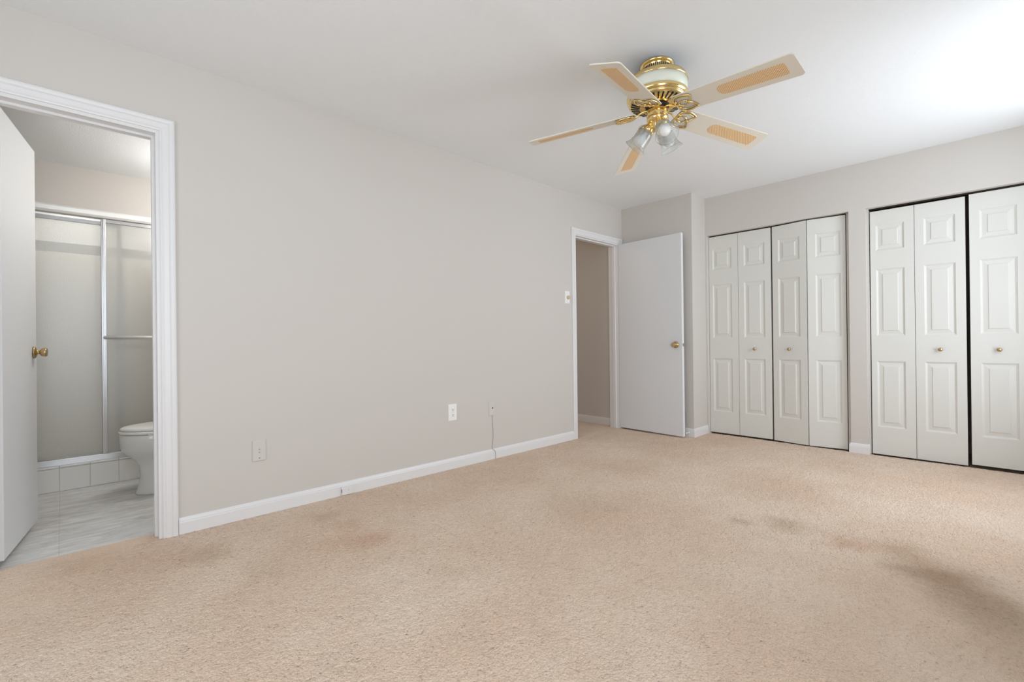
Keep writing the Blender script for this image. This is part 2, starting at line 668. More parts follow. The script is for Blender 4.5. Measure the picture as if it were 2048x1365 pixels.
w = MB()
w.box(-1.42, -1.30, 2.3, Y1, -0.05, CH)
w.box(-1.30, -0.12, 2.3, 2.4, -0.05, CH)
struct(w.build('wall_hallway', M_WALL, fix=False), 'hallway walls beyond the entry doorway', 'wall')
w = MB()
w.box(-1.42, -0.12, 2.3, Y1, CH, CH + 0.1)
struct(w.build('ceiling_hallway', M_CEIL, fix=False), 'hallway ceiling beyond the entry doorway', 'ceiling')

w = MB()
w.box(-1.50, -0.09, -0.95, 1.0, -0.05, -0.008)
struct(w.build('floor_bathroom', M_VINYL, fix=False), 'grey marbled vinyl floor of the bathroom', 'floor')


# carpet: real pile relief where the picture looks at it, plain slab elsewhere
def carpet():
    st = 0.0066
    nx, ny = int(XR / st), int((4.86 + 0.35) / st)
    rng = np.random.default_rng(4)
    xs = np.linspace(0.0, XR, nx)
    yy = np.linspace(-0.35, 4.86, ny)
    X, Y = np.meshgrid(xs, yy)
    jx = rng.uniform(-0.3, 0.3, X.shape) * st
    jy = rng.uniform(-0.3, 0.3, X.shape) * st
    Z = rng.uniform(-1, 1, X.shape)
    Z = 0.62 * Z + 0.38 * (np.roll(Z, 1, 0) + np.roll(Z, 1, 1)) * 0.7
    Z = Z * 0.0022
    pit = rng.uniform(0, 1, X.shape)
    Z = Z - 0.0038 * np.clip((pit - 0.70) / 0.30, 0, 1)
    low = 0.0
    for a, b, p, q in [(1.7, 0.4, 0.2, 0.0011), (-0.8, 2.3, 1.0, 0.001), (3.9, 2.9, 2.2, 0.0007)]:
        low = low + q * np.sin(a * X * 2 + b * Y * 2 + p)
    Z = Z + low
    idx = np.arange(nx * ny).reshape(ny, nx)
    keep = (Y[:-1, :-1] > X[:-1, :-1] - 1.45)
    a, b, c, d = idx[:-1, :-1][keep], idx[:-1, 1:][keep], idx[1:, 1:][keep], idx[1:, :-1][keep]
    quads = np.stack([a, b, c, d], 1)
    used = np.zeros(nx * ny, bool)
    used[quads.ravel()] = True
    new = np.cumsum(used) - 1
    V = np.stack([np.clip(X + jx, 0, XR).ravel(), (Y + jy).ravel(), Z.ravel()], 1)[used]
    quads = new[quads]
    slab = MB()
    slab.box(-0.0, XR, YB, 5.5, -0.06, -0.012)
    slab.box(-1.3, -0.0, 2.4, Y1, -0.06, 0.0)
    slab.box(-0.105, -0.0, BO[0], BO[1], -0.06, -0.0005)
    o = len(V)
    V = np.concatenate([V, np.array(slab.v)])
    sf = np.array([[i + o for i in f] for f in slab.f])
    Q = np.concatenate([quads, sf]).astype(np.int32)
    me = bpy.data.meshes.new('floor')
    me.vertices.add(len(V))
    me.vertices.foreach_set('co', V.astype(np.float32).ravel())
    me.loops.add(Q.size)
    me.loops.foreach_set('vertex_index', Q.ravel())
    me.polygons.add(len(Q))
    me.polygons.foreach_set('loop_start', np.arange(0, Q.size, 4, dtype=np.int32))
    me.polygons.foreach_set('use_smooth', np.concatenate([np.ones(len(quads), bool), np.zeros(len(sf), bool)]))
    me.update(calc_edges=True)
    me.validate()
    me.materials.append(M_CARPET)
    ob = bpy.data.objects.new('floor', me)
    COL.objects.link(ob)
    return struct(ob, 'worn tan wall-to-wall carpet with faint brown and reddish stains', 'carpet')


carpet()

# ------------------------------------------------------------------ baseboards and casings
BP = [(0, 0), (0.012, 0), (0.012, 0.058), (0.0105, 0.064), (0.0105, 0.068), (0.007, 0.078), (0.003, 0.084), (0, 0.084)]
BL = MB()
BL.sweep(BP, (0, 0.425, 0), (0, 3.645, 0), (1, 0, 0))
struct(BL.build('baseboard_left', M_TRIM), 'white baseboard along the long greige wall', 'baseboard')
b = MB()
b.path(BP, [(0.018, Y1), (X2, Y1), (X2, Y2)])
struct(b.build('baseboard_alcove', M_TRIM), 'white baseboard round the wall corner behind the open door', 'baseboard')
b = MB()
b.path(BP, [(C1[1], Y2 + 0.045), (C1[1], Y2), (C2[0], Y2), (C2[0], Y2 + 0.045)])
struct(b.build('baseboard_pier', M_TRIM), 'short white baseboard on the pier between the two closets', 'baseboard')
b = MB()
b.sweep(BP, (-1.3, Y1, 0), (-0.12, Y1, 0), (0, -1, 0))
struct(b.build('baseboard_hallway', M_TRIM), 'white baseboard seen inside the hallway', 'baseboard')
b = MB()
b.sweep(BP, (XR, YB, 0), (XR, Y2, 0), (-1, 0, 0))
struct(b.build('baseboard_right', M_TRIM), 'white baseboard under the windows', 'baseboard')

# moulded casing: (u across the width from the opening outwards, d out of the wall)
CP = [(0.0, 0.0), (0.0, 0.009), (0.006, 0.011), (0.011, 0.009), (0.014, 0.0115), (0.034, 0.0135), (0.037, 0.0115), (0.041, 0.0155), (0.052, 0.0175), (0.059, 0.016), (0.063, 0.012), (0.063, 0.0)]


def casing(mb, y0, y1, zt, x=0.0, sgn=1.0, right=True, left=True, k=1.0):
    """mitred casing round an opening in the left wall"""
    pts = []
    for u, d in CP:
        u *= k
        pts.append([(x + sgn * d, y1 + u, 0), (x + sgn * d, y1 + u, zt + u), (x + sgn * d, y0 - u, zt + u), (x + sgn * d, y0 - u, 0)])
    n = len(CP)
    vs = [p[j] for j in range(4) for p in pts]
    fs = []
    for j in range(3):
        if (j == 0 and not right) or (j == 2 and not left):
            continue
        for i in range(n):
            i2 = (i + 1) % n
            fs.append((j * n + i, j * n + i2, (j + 1) * n + i2, (j + 1) * n + i))
    fs.append(tuple(range(n)))
    fs.append(tuple(range(3 * n, 4 * n))[::-1])
    mb.add(vs, fs)


def jambs(mb, y0, y1, zt, th, stop_x):
    mb.box(-0.122, 0.001, y0, y0 + th, 0, zt)
    mb.box(-0.122, 0.001, y1 - th, y1, 0, zt)
    mb.box(-0.122, 0.001, y0 + th, y1 - th, zt - th, zt)
    a, b2 = stop_x
    mb.box(a, b2, y1 - th - 0.011, y1 - th, 0, zt - th - 0.011)
    mb.box(a, b2, y0 + th, y0 + th + 0.011, 0, zt - th - 0.011)
    mb.box(a, b2, y0 + th, y1 - th, zt - th - 0.011, zt - th)


t1 = MB()
casing(t1, BO[0], BO[1], HB)
casing(t1, BO[0], BO[1], HB, x=-0.12, sgn=-1)
jambs(t1, BO[0], BO[1], HB, 0.016, (-0.083, -0.05))
struct(t1.build('trim_1', M_TRIM), 'white moulded frame round the bathroom doorway', 'door frame')
t2 = MB()
casing(t2, EO[0] + 0.012, EO[1] - 0.004, HE - 0.004)
casing(t2, EO[0], EO[1], HE, x=-0.12, sgn=-1)
jambs(t2, EO[0], EO[1], HE, 0.016, (-0.07, -0.037))
struct(t2.build('trim_2', M_TRIM), 'white moulded frame round the entry doorway near the corner', 'door frame')

# ------------------------------------------------------------------ slab doors with knobs
KNOB = [(0.0, 0.002), (0.032, 0.002), (0.033, 0.005), (0.03, 0.008), (0.022, 0.011), (0.015, 0.014), (0.0115, 0.017), (0.0105, 0.022),
        (0.012, 0.025), (0.0165, 0.0275), (0.0210, 0.031), (0.0230, 0.037), (0.0240, 0.045), (0.0238, 0.050), (0.0215, 0.0525), (0.018, 0.052), (0.012, 0.0525), (0.0, 0.0525)]


def slab_door(name, label, hinge, ang, width, z0, z1, mtl, knob_mat, face_side, knob_z, knob_back):
    """door slab: local x from hinge to free edge, local y thickness (visible face at y=0, body behind on face_side)"""
    root = struct(thing(name, label, 'door', (hinge[0], hinge[1], 0), ang), label, 'door')
    s = MB()
    y0, y1 = sorted((0.0, face_side * 0.035))
    s.box(0, width, y0, y1, z0, z1)
    slab = s.build('slab', mtl, root, bevel=0.002)
    kx = width - knob_back
    for side, yo in ((-face_side, 0.0), (face_side, face_side * 0.035)):
        k = MB()
        mt = Matrix.Translation((kx, yo, knob_z)) @ Matrix.Rotation(R(-90) if side > 0 else R(90), 4, 'X')
        k.lathe(KNOB, 40, mt)
        k.build('knob', knob_mat, root)
    l = MB()
    l.box(width - 0.0005, width + 0.0015, face_side * 0.0175 - 0.012, face_side * 0.0175 + 0.012, knob_z - 0.014, knob_z + 0.014)
    l.box(width, width + 0.008, face_side * 0.0175 - 0.006, face_side * 0.0175 + 0.006, knob_z - 0.01, knob_z + 0.01)
    tag(l.build('latch', M_ALU, root), 'small steel latch plate on the door edge')
    return root


# bathroom door: visible face looks towards +y
P0, P1 = Vector((-0.124, -0.1935)), Vector((-0.716, -0.104))
dv = P1 - P0
slab_door('door_1', 'plain white slab door standing open into the bathroom', P0, math.atan2(dv.y, dv.x), dv.length, 0.028, 2.044, M_DOOR, M_BRASS_OLD, 1, 0.945, 0.062)
# entry door: visible face looks towards -y
E0, E1 = Vector((0.004, 4.456)), Vector((0.757, 4.417))
dv = E1 - E0
slab_door('door_2', 'plain white slab door standing open at the entry, near the corner', E0, math.atan2(dv.y, dv.x), dv.length, 0.014, 2.036, M_DOOR, M_BRASS_OLD, 1, 0.925, 0.068)

ds = thing('door_stop', 'small white rubber-tipped door stop low behind the open entry door', 'door stop', (0.762, Y1 - 0.012, 0.043))
k = MB()
k.lathe([(0, 0), (0.009, 0), (0.009, 0.004), (0.005, 0.006), (0.005, 0.042), (0, 0.042)], 16, Matrix.Rotation(R(90), 4, 'X'))
k.build('rod', M_PLATE, ds)
k = MB()
k.lathe([(0, 0.040), (0.008, 0.040), (0.009, 0.05), (0.007, 0.056), (0, 0.057)], 16, Matrix.Rotation(R(90), 4, 'X'))
tag(k.build('tip', M_PLATE, ds), 'white rubber tip')


# ------------------------------------------------------------------ bifold closet doors
def leaf_mesh(wd, zb, zt, sl, sr):
    """moulded three-panel leaf: local x across, z up, front face at y=0 looking towards -y"""
    mb = MB()
    th = 0.03
    xa, xb = sl, wd - sr
    bands = [(0.232, 0.778), (0.988, 1.54), (1.695, 1.908)]
    xs = [0, xa, xb, wd]
    zs = [zb] + [z for bnd in bands for z in bnd] + [zt]
    for i in range(3):
        for j in range(len(zs) - 1):
            if i == 1 and j % 2 == 1:
                continue
            mb.add([(xs[i], 0, zs[j]), (xs[i + 1], 0, zs[j]), (xs[i + 1], 0, zs[j + 1]), (xs[i], 0, zs[j + 1])], [(0, 1, 2, 3)])
    for z0, z1 in bands:
        def rect(ins, d):
            return [(xa + ins, d, z0 + ins), (xb - ins, d, z0 + ins), (xb - ins, d, z1 - ins), (xa + ins, d, z1 - ins)]
        steps = [(0, 0), (0.003, 0.0035), (0.006, 0.0045), (0.012, 0.0085), (0.017, 0.0085), (0.040, 0.0048), (0.0425, 0.0018), (0.046, 0.0008)]
        for (a, d0), (b2, d1) in zip(steps, steps[1:]):
            mb.ring(rect(a, d0), rect(b2, d1))
        mb.add(rect(*steps[-1]), [(0, 1, 2, 3)])
    # sides and rear
    mb.add([(0, 0, zb), (wd, 0, zb), (wd, th, zb), (0, th, zb), (0, 0, zt), (wd, 0, zt), (wd, th, zt), (0, th, zt)],
           [(0, 3, 2, 1), (4, 5, 6, 7), (1, 2, 6, 5), (2, 3, 7, 6), (3, 0, 4, 7)])
    return mb


KN = [(0, 0.0), (0.0085, 0.0), (0.009, 0.002), (0.0055, 0.005), (0.005, 0.012), (0.0085, 0.016), (0.0135, 0.020), (0.0145, 0.024), (0.0125, 0.029), (0.006, 0.0315), (0, 0.032)]


def bifold(label, pa, pm, pb, knob_on, outer_first, zb, zt):
    """pa-pm and pm-pb are the leaf fronts seen from above"""
    root = thing('bifold_door', label, 'closet door', (pa[0], pa[1], 0), 0, 'white bifold closet doors', 'thing')
    for i, (p, q) in enumerate(((pa, pm), (pm, pb))):
        if i and abs(pa[1] - pm[1]) > 0.01:
            p = (p[0] + 0.005, p[1] + 0.002)     # the folded pair stands open a little at its hinge
        d = Vector(q) - Vector(p)
        wd = d.length - 0.003
        outer = (i == 0) == outer_first
        sl, sr = ((0.037, 0.061) if i == 0 else (0.061, 0.037)) if outer else (0.054, 0.055)
        mb = leaf_mesh(wd, zb, zt, sl, sr)
        mt = Matrix.Translation((p[0] - pa[0], p[1] - pa[1], 0)) @ Matrix.Rotation(math.atan2(d.y, d.x), 4, 'Z') @ Matrix.Translation((0.0015, 0, 0))
        lf = mb.build('leaf', M_CLOSET, root, mtx=mt, bevel=0.0015, seg=2)
        if i == knob_on:
            k = MB()
            k.lathe(KN, 24, Matrix.Translation((wd / 2, 0, 0.876)) @ Matrix.Rotation(R(90), 4, 'X'))
            tag(k.build('knob', M_BRASS_OLD, lf), 'small round brass knob')
    return root


YD = 4.884
bifold('white bifold pair filling the side of its closet next to the wall corner', (0.828, YD), (1.120, YD), (1.4215, YD), 1, True, 0.013, 2.037)
bifold('white bifold pair folded slightly out, beside the pier between closets', (1.4325, YD), (1.7285, YD - 0.044), (2.016, YD), 0, False, 0.010, 2.037)
YE = 4.892
bifold('white bifold pair on the far side of the pier, with both leaves in view', (2.182, YE), (2.4655, YE), (2.7585, YE), 1, True, 0.006, 2.025)
bifold('white bifold pair cut by the picture edge, half in shade', (2.777, YE - 0.004), (3.078, YE - 0.004), (3.385, YE - 0.004), 0, False, 0.020, 2.033)
for nm, (a, b2), lb in (('closet_track', C1, 'dark overhead track above the closet doors beside the open entry door'), ('closet_track', C2, 'dark overhead track above the closet doors at the picture edge')):
    k = MB()
    k.box(a + 0.01, b2 - 0.01, YD + 0.008, YD + 0.034, 2.038, CO)
    tag(k.build(nm, M_DARK), lb, 'door track', 'closet door tracks')
k = MB()
k.box(C2[0], C2[0] + 0.014, Y2 + 0.05, Y2 + 0.115, 0, CO)
struct(k.build('trim_3', M_WALL), 'narrow greige strip closing the side of the second closet opening', 'trim')

k = MB()
k.box(2.019, C1[1], YD + 0.006, Y2 + 0.115, 0, CO)
struct(k.build('trim_4', M_WALL), 'narrow greige return closing the side of the first closet opening', 'trim')

# ------------------------------------------------------------------ ceiling fan
FX, FY = 1.679, 2.300
fan = thing('ceiling_fan', 'five-bladed ceiling fan in polished brass and cream with cane insets and glass lights', 'ceiling fan', (FX, FY, CH))
k = MB()
k.lathe([(0.0, -0.0005), (0.086, -0.0005), (0.089, -0.006), (0.084, -0.012), (0.076, -0.016)])
k.lathe([(0.075, -0.062), (0.118, -0.070), (0.140, -0.0745), (0.1485, -0.080), (0.1535, -0.092), (0.1575, -0.100), (0.1575, -0.104), (0.1545, -0.106)])
k.lathe([(0.076, -0.014), (0.073, -0.017), (0.073, -0.060), (0.076, -0.062)])
cn = k.build('canopy', M_BRASS, fan, fix=False)
k = MB()
for i in range(44):
    a = 2 * math.pi * i / 44
    mt = Matrix.Rotation(a, 4, 'Z')
    vs = [mt @ Vector(p) for p in [(0.0715, -0.0028, -0.022), (0.0742, -0.0028, -0.022), (0.0742, 0.0028, -0.022), (0.0715, 0.0028, -0.022),
                                   (0.0715, -0.0028, -0.056), (0.0742, -0.0028, -0.056), (0.0742, 0.0028, -0.056), (0.0715, 0.0028, -0.056)]]
    k.add(vs, [(0, 3, 2, 1), (4, 5, 6, 7), (0, 1, 5, 4), (1, 2, 6, 5), (2, 3, 7, 6), (3, 0, 4, 7)])
tag(k.build('vent_slot', M_BLACK, cn), 'ring of dark vent slits')
k = MB()
k.lathe([(0.150, -0.103), (0.154, -0.104), (0.154, -0.164), (0.150, -0.166)])
tag(k.build('motor_band', M_CREAM, fan), 'cream enamel band')
k = MB()
k.lathe([(0.150, -0.164), (0.155, -0.165), (0.1585, -0.172), (0.1585, -0.180), (0.155, -0.188), (0.149, -0.193), (0.146, -0.194), (0.150, -0.198), (0.149, -0.203),
         (0.140, -0.209), (0.120, -0.216), (0.095, -0.222), (0.072, -0.225), (0.058, -0.222), (0.05, -0.218)])
hs = k.build('motor_housing', M_BRASS, fan)
k = MB()
for i in range(34):
    mt = Matrix.Rotation(2 * math.pi * (i + 0.5) / 34, 4, 'Z')
    prof = [(0.092, -0.2240), (0.105, -0.2212), (0.120, -0.2175), (0.137, -0.2118)]
    vs = []
    for r, z in prof:
        hw = 0.0030 + 0.0016 * (r - 0.092) / 0.045
        vs += [mt @ Vector((r, -hw, z)), mt @ Vector((r, hw, z)), mt @ Vector((r, hw, z + 0.004)), mt @ Vector((r, -hw, z + 0.004))]
    fs = [(0, 1, 2, 3), (12, 15, 14, 13)]
    for j in range(3):
        for q in range(4):
            fs.append((j * 4 + q, j * 4 + (q + 1) % 4, j * 4 + 4 + (q + 1) % 4, j * 4 + 4 + q))
    k.add(vs, fs)
tag(k.build('vent_slot', M_BLACK, hs), 'ring of dark radial vent slits')
k = MB()
k.lathe([(0.0, -0.214), (0.060, -0.216), (0.060, -0.2285), (0.052, -0.231), (0.050, -0.240), (0.0, -0.241)], 40)
tag(k.build('flywheel', M_BLACK, fan), 'black rotor hub')
k = MB()
k.lathe([(0.0, -0.239), (0.051, -0.239), (0.054, -0.242), (0.054, -0.274), (0.0525, -0.278), (0.0560, -0.282), (0.0560, -0.291), (0.051, -0.300), (0.040, -0.306),
         (0.033, -0.309), (0.033, -0.328), (0.029, -0.338), (0.018, -0.344), (0.0, -0.346)], 48)
k.lathe([(0.0045, -0.342), (0.007, -0.348), (0.005, -0.354), (0.0, -0.356)], 16)
k.build('switch_housing', M_BRASS, fan)

# one blade with its bracket and cane inset, then four copies
BZL = -0.243


def blade_outline():
    pts = []
    r0, r1 = 0.118, 0.702
    w0, w1 = 0.064, 0.073

    def arc(cx, cy, rad, a0, a1, n=6):
        return [(cx + rad * math.cos(R(a0 + (a1 - a0) * i / n)), cy + rad * math.sin(R(a0 + (a1 - a0) * i / n))) for i in range(n + 1)]
    rc = 0.018
    pts += arc(r1 - rc, -w1 + rc, rc, -90, 0)
    pts += arc(r1 - rc, w1 - rc, rc, 0, 90)
    pts += arc(r0 + 0.012, w0 - 0.012, 0.012, 90, 180)
    pts += arc(r0 + 0.012, -w0 + 0.012, 0.012, 180, 270)
    return pts


def cane_outline():
    pts = []
    x0, x1 = 0.342, 0.653
    w0, w1 = 0.034, 0.0375
    rc = 0.012

    def arc(cx, cy, rad, a0, a1, n=8):
        return [(cx + rad * math.cos(R(a0 + (a1 - a0) * i / n)), cy + rad * math.sin(R(a0 + (a1 - a0) * i / n))) for i in range(n + 1)]
    pts += arc(x1 - rc, -w1 + rc, rc, -90, 0)
    pts += arc(x1 - rc, w1 - rc, rc, 0, 90)
    pts += arc(x0 + w0, 0, w0, 90, 270, 16)
    return pts


def curve3(ps, n=14):
    """Catmull-Rom through the points"""
    ps = [Vector(p) for p in ps]
    q = [ps[0] * 2 - ps[1]] + ps + [ps[-1] * 2 - ps[-2]]
    out = []
    for i in range(1, len(q) - 2):
        for s in range(n):
            t = s / n
            a, b2, c, d = q[i - 1], q[i], q[i + 1], q[i + 2]
            out.append(0.5 * ((2 * b2) + (c - a) * t + (2 * a - 5 * b2 + 4 * c - d) * t * t + (3 * b2 - a - 3 * c + d) * t ** 3))
    out.append(q[-2])
    return out


PITCH_B, DROOP = R(-14.5), R(6.6)
pm = Matrix.Translation((0, 0, BZL)) @ Matrix.Rotation(DROOP, 4, 'Y') @ Matrix.Rotation(PITCH_B, 4, 'X')
k = MB()
k.prism(blade_outline(), -0.003, 0.003)
blade = k.build('blade', M_BLADE, fan, bevel=0.0015)
blade.rotation_mode = 'XYZ'
k = MB()
k.prism(cane_outline(), -0.0042, -0.002)
k.prism(cane_outline(), 0.002, 0.0042)
cane = tag(k.build('cane_inset', M_CANE, blade), 'woven tan cane inset')
k = MB()
inv = pm.inverted()


def L3(x, y, z):
    return inv @ Vector((x, y, z))


# arm from the hub, then the leaf-and-oval plate under the blade root (blade-local coordinates)
arm = [L3(0.046, 0, -0.234), L3(0.068, 0, -0.2385), L3(0.088, 0, -0.245), L3(0.102, 0, -0.256), Vector((0.119, 0, -0.0085)), Vector((0.140, 0, -0.008))]
k.tube(curve3(arm, 8), 0.0055, 10)
zz = -0.0072
for s in (1, -1):
    # outer leaf: from the stem round the side to a pointed tip, and back to the notch
    lp = [(0.118, s * 0.004), (0.121, s * 0.034), (0.138, s * 0.055), (0.163, s * 0.060), (0.190, s * 0.056), (0.218, s * 0.045)]
    k.tube(curve3([(x, y, zz) for x, y in lp], 8), 0.0043, 8)
    lp = [(0.218, s * 0.045), (0.212, s * 0.028), (0.203, s * 0.013), (0.194, s * 0.003)]
    k.tube(curve3([(x, y, zz) for x, y in lp], 8), 0.0043, 8)
    lp = [(0.126, s * 0.012), (0.135, s * 0.036), (0.155, s * 0.046), (0.182, s * 0.045), (0.205, s * 0.040)]
    k.tube(curve3([(x, y, zz) for x, y in lp], 8), 0.0024, 8)
ov = [(0.160 + 0.026 * math.cos(a), 0.019 * math.sin(a), zz) for a in [2 * math.pi * i / 28 for i in range(28)]]
k.tube(ov, 0.0042, 8, closed=True)
for x, y in ((0.128, 0.022), (0.128, -0.022), (0.190, 0.0)):
    k.lathe([(0, -0.0135), (0.004, -0.013), (0.0065, -0.0095), (0.0065, -0.003), (0, -0.003)], 14, Matrix.Translation((x, y, 0)))
iron = tag(k.build('blade_bracket', M_BRASS, blade), 'scrolled brass bracket')
blade.matrix_local = Matrix.Rotation(R(-150.84), 4, 'Z') @ pm
for i in range(1, 5):
    b2 = blade.copy()
    COL.objects.link(b2)
    b2.parent = fan
    b2.matrix_local = Matrix.Rotation(R(-150.84 + 72 * i), 4, 'Z') @ pm
    for ch in (cane, iron):
        c2 = ch.copy()
        COL.objects.link(c2)
        c2.parent = b2

# three lights: brass holder, ribbed bell shade, bulb
TILT = 50


def lamp_mtx(th):
    d = Vector((math.cos(R(th)) * math.cos(R(TILT)), math.sin(R(th)) * math.cos(R(TILT)), -math.sin(R(TILT))))
    rim = Vector((math.cos(R(th)) * 0.120, math.sin(R(th)) * 0.120, -0.420))
    return Matrix.Translation(rim) @ d.to_track_quat('Z', 'X').to_matrix().to_4x4()      # z=0 at the rim, -z back to the holder


n = 72
prof = [(0.0235, -0.112), (0.0255, -0.106), (0.034, -0.098), (0.0400, -0.084), (0.0425, -0.064), (0.0435, -0.042), (0.0465, -0.024), (0.0530, -0.010), (0.0600, 0.0)]
vs, fs = [], []
full = [(r, z) for r, z in prof] + [(r - 0.0022, z) for r, z in prof[::-1]]
for j, (r, z) in enumerate(full):
    for i in range(n):
        a = 2 * math.pi * i / n
        rr = r + (0.0007 if i % 2 else -0.0007) * (1 if 1 < min(j, len(full) - 1 - j) < 8 else 0)
        vs.append((rr * math.cos(a), rr * math.sin(a), z))
for j in range(len(full)):
    j2 = (j + 1) % len(full)
    for i in range(n):
        i2 = (i + 1) % n
        fs.append((j * n + i, j * n + i2, j2 * n + i2, j2 * n + i))
sh = MB()
sh.add(vs, fs, True)
sh.tube([(0.0592 * math.cos(a), 0.0592 * math.sin(a), 0.0) for a in [2 * math.pi * q / 64 for q in range(64)]], 0.0017, 8, closed=True)
shade = tag(sh.build('lamp_shade', M_SHADE, fan), 'clear ribbed bell-shaped glass shade')
k = MB()
k.lathe([(0.0, -0.098), (0.012, -0.096), (0.013, -0.080), (0.019, -0.070), (0.027, -0.058), (0.030, -0.044), (0.0275, -0.030), (0.018, -0.020), (0.0, -0.016)], 32)
bulb = tag(k.build('bulb', M_BULB, shade), 'round frosted white bulb')
k = MB()
k.lathe([(0.0, -0.150), (0.013, -0.148), (0.020, -0.142), (0.0245, -0.130), (0.0275, -0.116), (0.0285, -0.106), (0.0265, -0.104), (0.0, -0.104)], 32)
k.lathe([(0.0, -0.190), (0.0095, -0.190), (0.0095, -0.146), (0.0, -0.146)], 20)
for i in range(3):
    a = 2 * math.pi * i / 3 + 0.5
    k.tube([(0.026 * math.cos(a), 0.026 * math.sin(a), -0.109), (0.037 * math.cos(a), 0.037 * math.sin(a), -0.109)], 0.0018, 8)
holder = tag(k.build('lamp_holder', M_BRASS, shade), 'brass holder cup with thumb screws')
shade.matrix_local = lamp_mtx(-39)
for th in (81, -159):
    s2 = shade.copy()
    COL.objects.link(s2)
    s2.parent = fan
    s2.matrix_local = lamp_mtx(th)
    for ch in (bulb, holder):
        c2 = ch.copy()
        COL.objects.link(c2)
        c2.parent = s2


# ------------------------------------------------------------------ plates on the long wall
def plate_mb(wy, hz, th=0.006):
    mb = MB()
    a, b2 = wy / 2, hz / 2
    e = 0.004
    r0 = [(0, -a, -b2), (0, a, -b2), (0, a, b2), (0, -a, b2)]
    r1 = [(th * 0.55, -a, -b2), (th * 0.55, a, -b2), (th * 0.55, a, b2), (th * 0.55, -a, b2)]
    r2 = [(th, -a + e, -b2 + e), (th, a - e, -b2 + e), (th, a - e, b2 - e), (th, -a + e, b2 - e)]
    mb.ring(r0, r1)
    mb.ring(r1, r2)
    mb.add(r2, [(0, 1, 2, 3)])
    mb.add(r0, [(3, 2, 1, 0)])
    return mb


def xlathe(mb, prof, y, z, n=20):
    mb.lathe(prof, n, Matrix.Translation((0, y, z)) @ Matrix.Rotation(R(90), 4, 'Y'))


o = thing('wall_outlet', 'bright white duplex power outlet low on the long greige wall', 'power outlet', (0.0004, 2.169, 0.433))
plate_mb(0.080, 0.128).build('cover_plate', M_PLATE, o)
for z in (0.021, -0.021):
    k = MB()
    poly = [(0.0165 * math.cos(a), 0.0165 * math.sin(a)) for a in [2 * math.pi * i / 28 for i in range(28)]]
    poly = [(max(-0.0165, min(0.0165, x)), max(-0.0125, min(0.0125, y))) for x, y in poly]
    nn = len(poly)
    k.add([(0.0055, x, y + z) for x, y in poly] + [(0.0085, x, y + z) for x, y in poly],
          [tuple(range(nn, 2 * nn))] + [(i, (i + 1) % nn, nn + (i + 1) % nn, nn + i) for i in range(nn)])
    s = k.build('socket', M_PLATE, o)
    h = MB()
    h.box(0.0080, 0.0088, -0.0080, -0.0055, z - 0.002, z + 0.0075)
    h.box(0.0080, 0.0088, 0.0050, 0.0075, z - 0.001, z + 0.0075)
    xlathe(h, [(0, 0.0080), (0.003, 0.0080), (0.003, 0.0088), (0, 0.0088)], 0, z - 0.0075, 14)
    h.build('slot', M_HOLE, s)
k = MB()
xlathe(k, [(0, 0.0055), (0.0035, 0.0055), (0.003, 0.0072), (0, 0.0075)], 0, 0)
k.build('screw', M_ALU, o)

o = thing('cable_plate', 'wall-coloured jack plate with a cord below, beside the white outlet', 'wall plate', (0.0004, 2.574, 0.420))
plate_mb(0.072, 0.116, 0.005).build('cover_plate', M_PPLATE, o)
k = MB()
xlathe(k, [(0, 0.0048), (0.0055, 0.0048), (0.0055, 0.0075), (0.003, 0.008), (0, 0.008)], 0.004, 0.004)
k.build('socket', M_HOLE, o)

o = thing('phone_plate', 'wall-coloured phone plate with two small jacks near the bathroom doorway', 'wall plate', (0.0004, 0.8055, 0.3685))
plate_mb(0.070, 0.118, 0.007).build('cover_plate', M_PPLATE, o)
for z in (0.008, -0.009):
    k = MB()
    xlathe(k, [(0, 0.0065), (0.0038, 0.0065), (0.0038, 0.009), (0.002, 0.0095), (0, 0.0095)], 0, z)
    tag(k.build('jack', M_CORD, o), 'small grey jack')
for z in (0.042, -0.042):
    k = MB()
    xlathe(k, [(0, 0.0065), (0.0028, 0.0065), (0.0024, 0.0078), (0, 0.008)], 0, z)
    k.build('screw', M_DARK if z < 0 else M_PPLATE, o)

o = thing('dimmer_switch', 'white plate with a round ivory dimmer knob beside the entry doorway', 'light switch', (0.0004, 3.569, 1.4025))
plate_mb(0.074, 0.122).build('cover_plate', M_PLATE, o)
k = MB()
xlathe(k, [(0, 0.0055), (0.0185, 0.0055), (0.0175, 0.017), (0.016, 0.020), (0, 0.0205)], 0.006, -0.002, 28)
tag(k.build('knob', M_IVORY, o), 'round ivory dimmer knob')

o = thing('baseboard_jack', 'small white box jack fixed to the baseboard below the phone plate and outlet', 'wall jack', (0.012, 1.318, 0.0))
k = MB()
k.box(0, 0.013, -0.038, 0.030, 0.004, 0.058)
bx = k.build('cover', M_TRIM, o, bevel=0.002)
k = MB()
k.box(0.002, 0.010, -0.0385, -0.0375, 0.020, 0.042)
k.build('socket', M_HOLE, o)
k = MB()
xlathe(k, [(0, 0.0125), (0.003, 0.0125), (0.0025, 0.014), (0, 0.0142)], 0.004, 0.034)
k.build('screw', M_ALU, o)

k = MB()
path = [(0.006, 2.576, 0.362), (0.004, 2.578, 0.30), (0.003, 2.582, 0.24), (0.0035, 2.583, 0.18), (0.004, 2.574, 0.12), (0.006, 2.570, 0.095), (0.010, 2.574, 0.084), (0.0145, 2.590, 0.068), (0.0148, 2.597, 0.050), (0.0148, 2.598, 0.02), (0.0150, 2.598, 0.001)]
k.tube(curve3(path, 6), 0.0018, 8)
tag(k.build('cable', M_CORD), 'thin grey cord hanging from a wall plate down over the baseboard', 'cable')

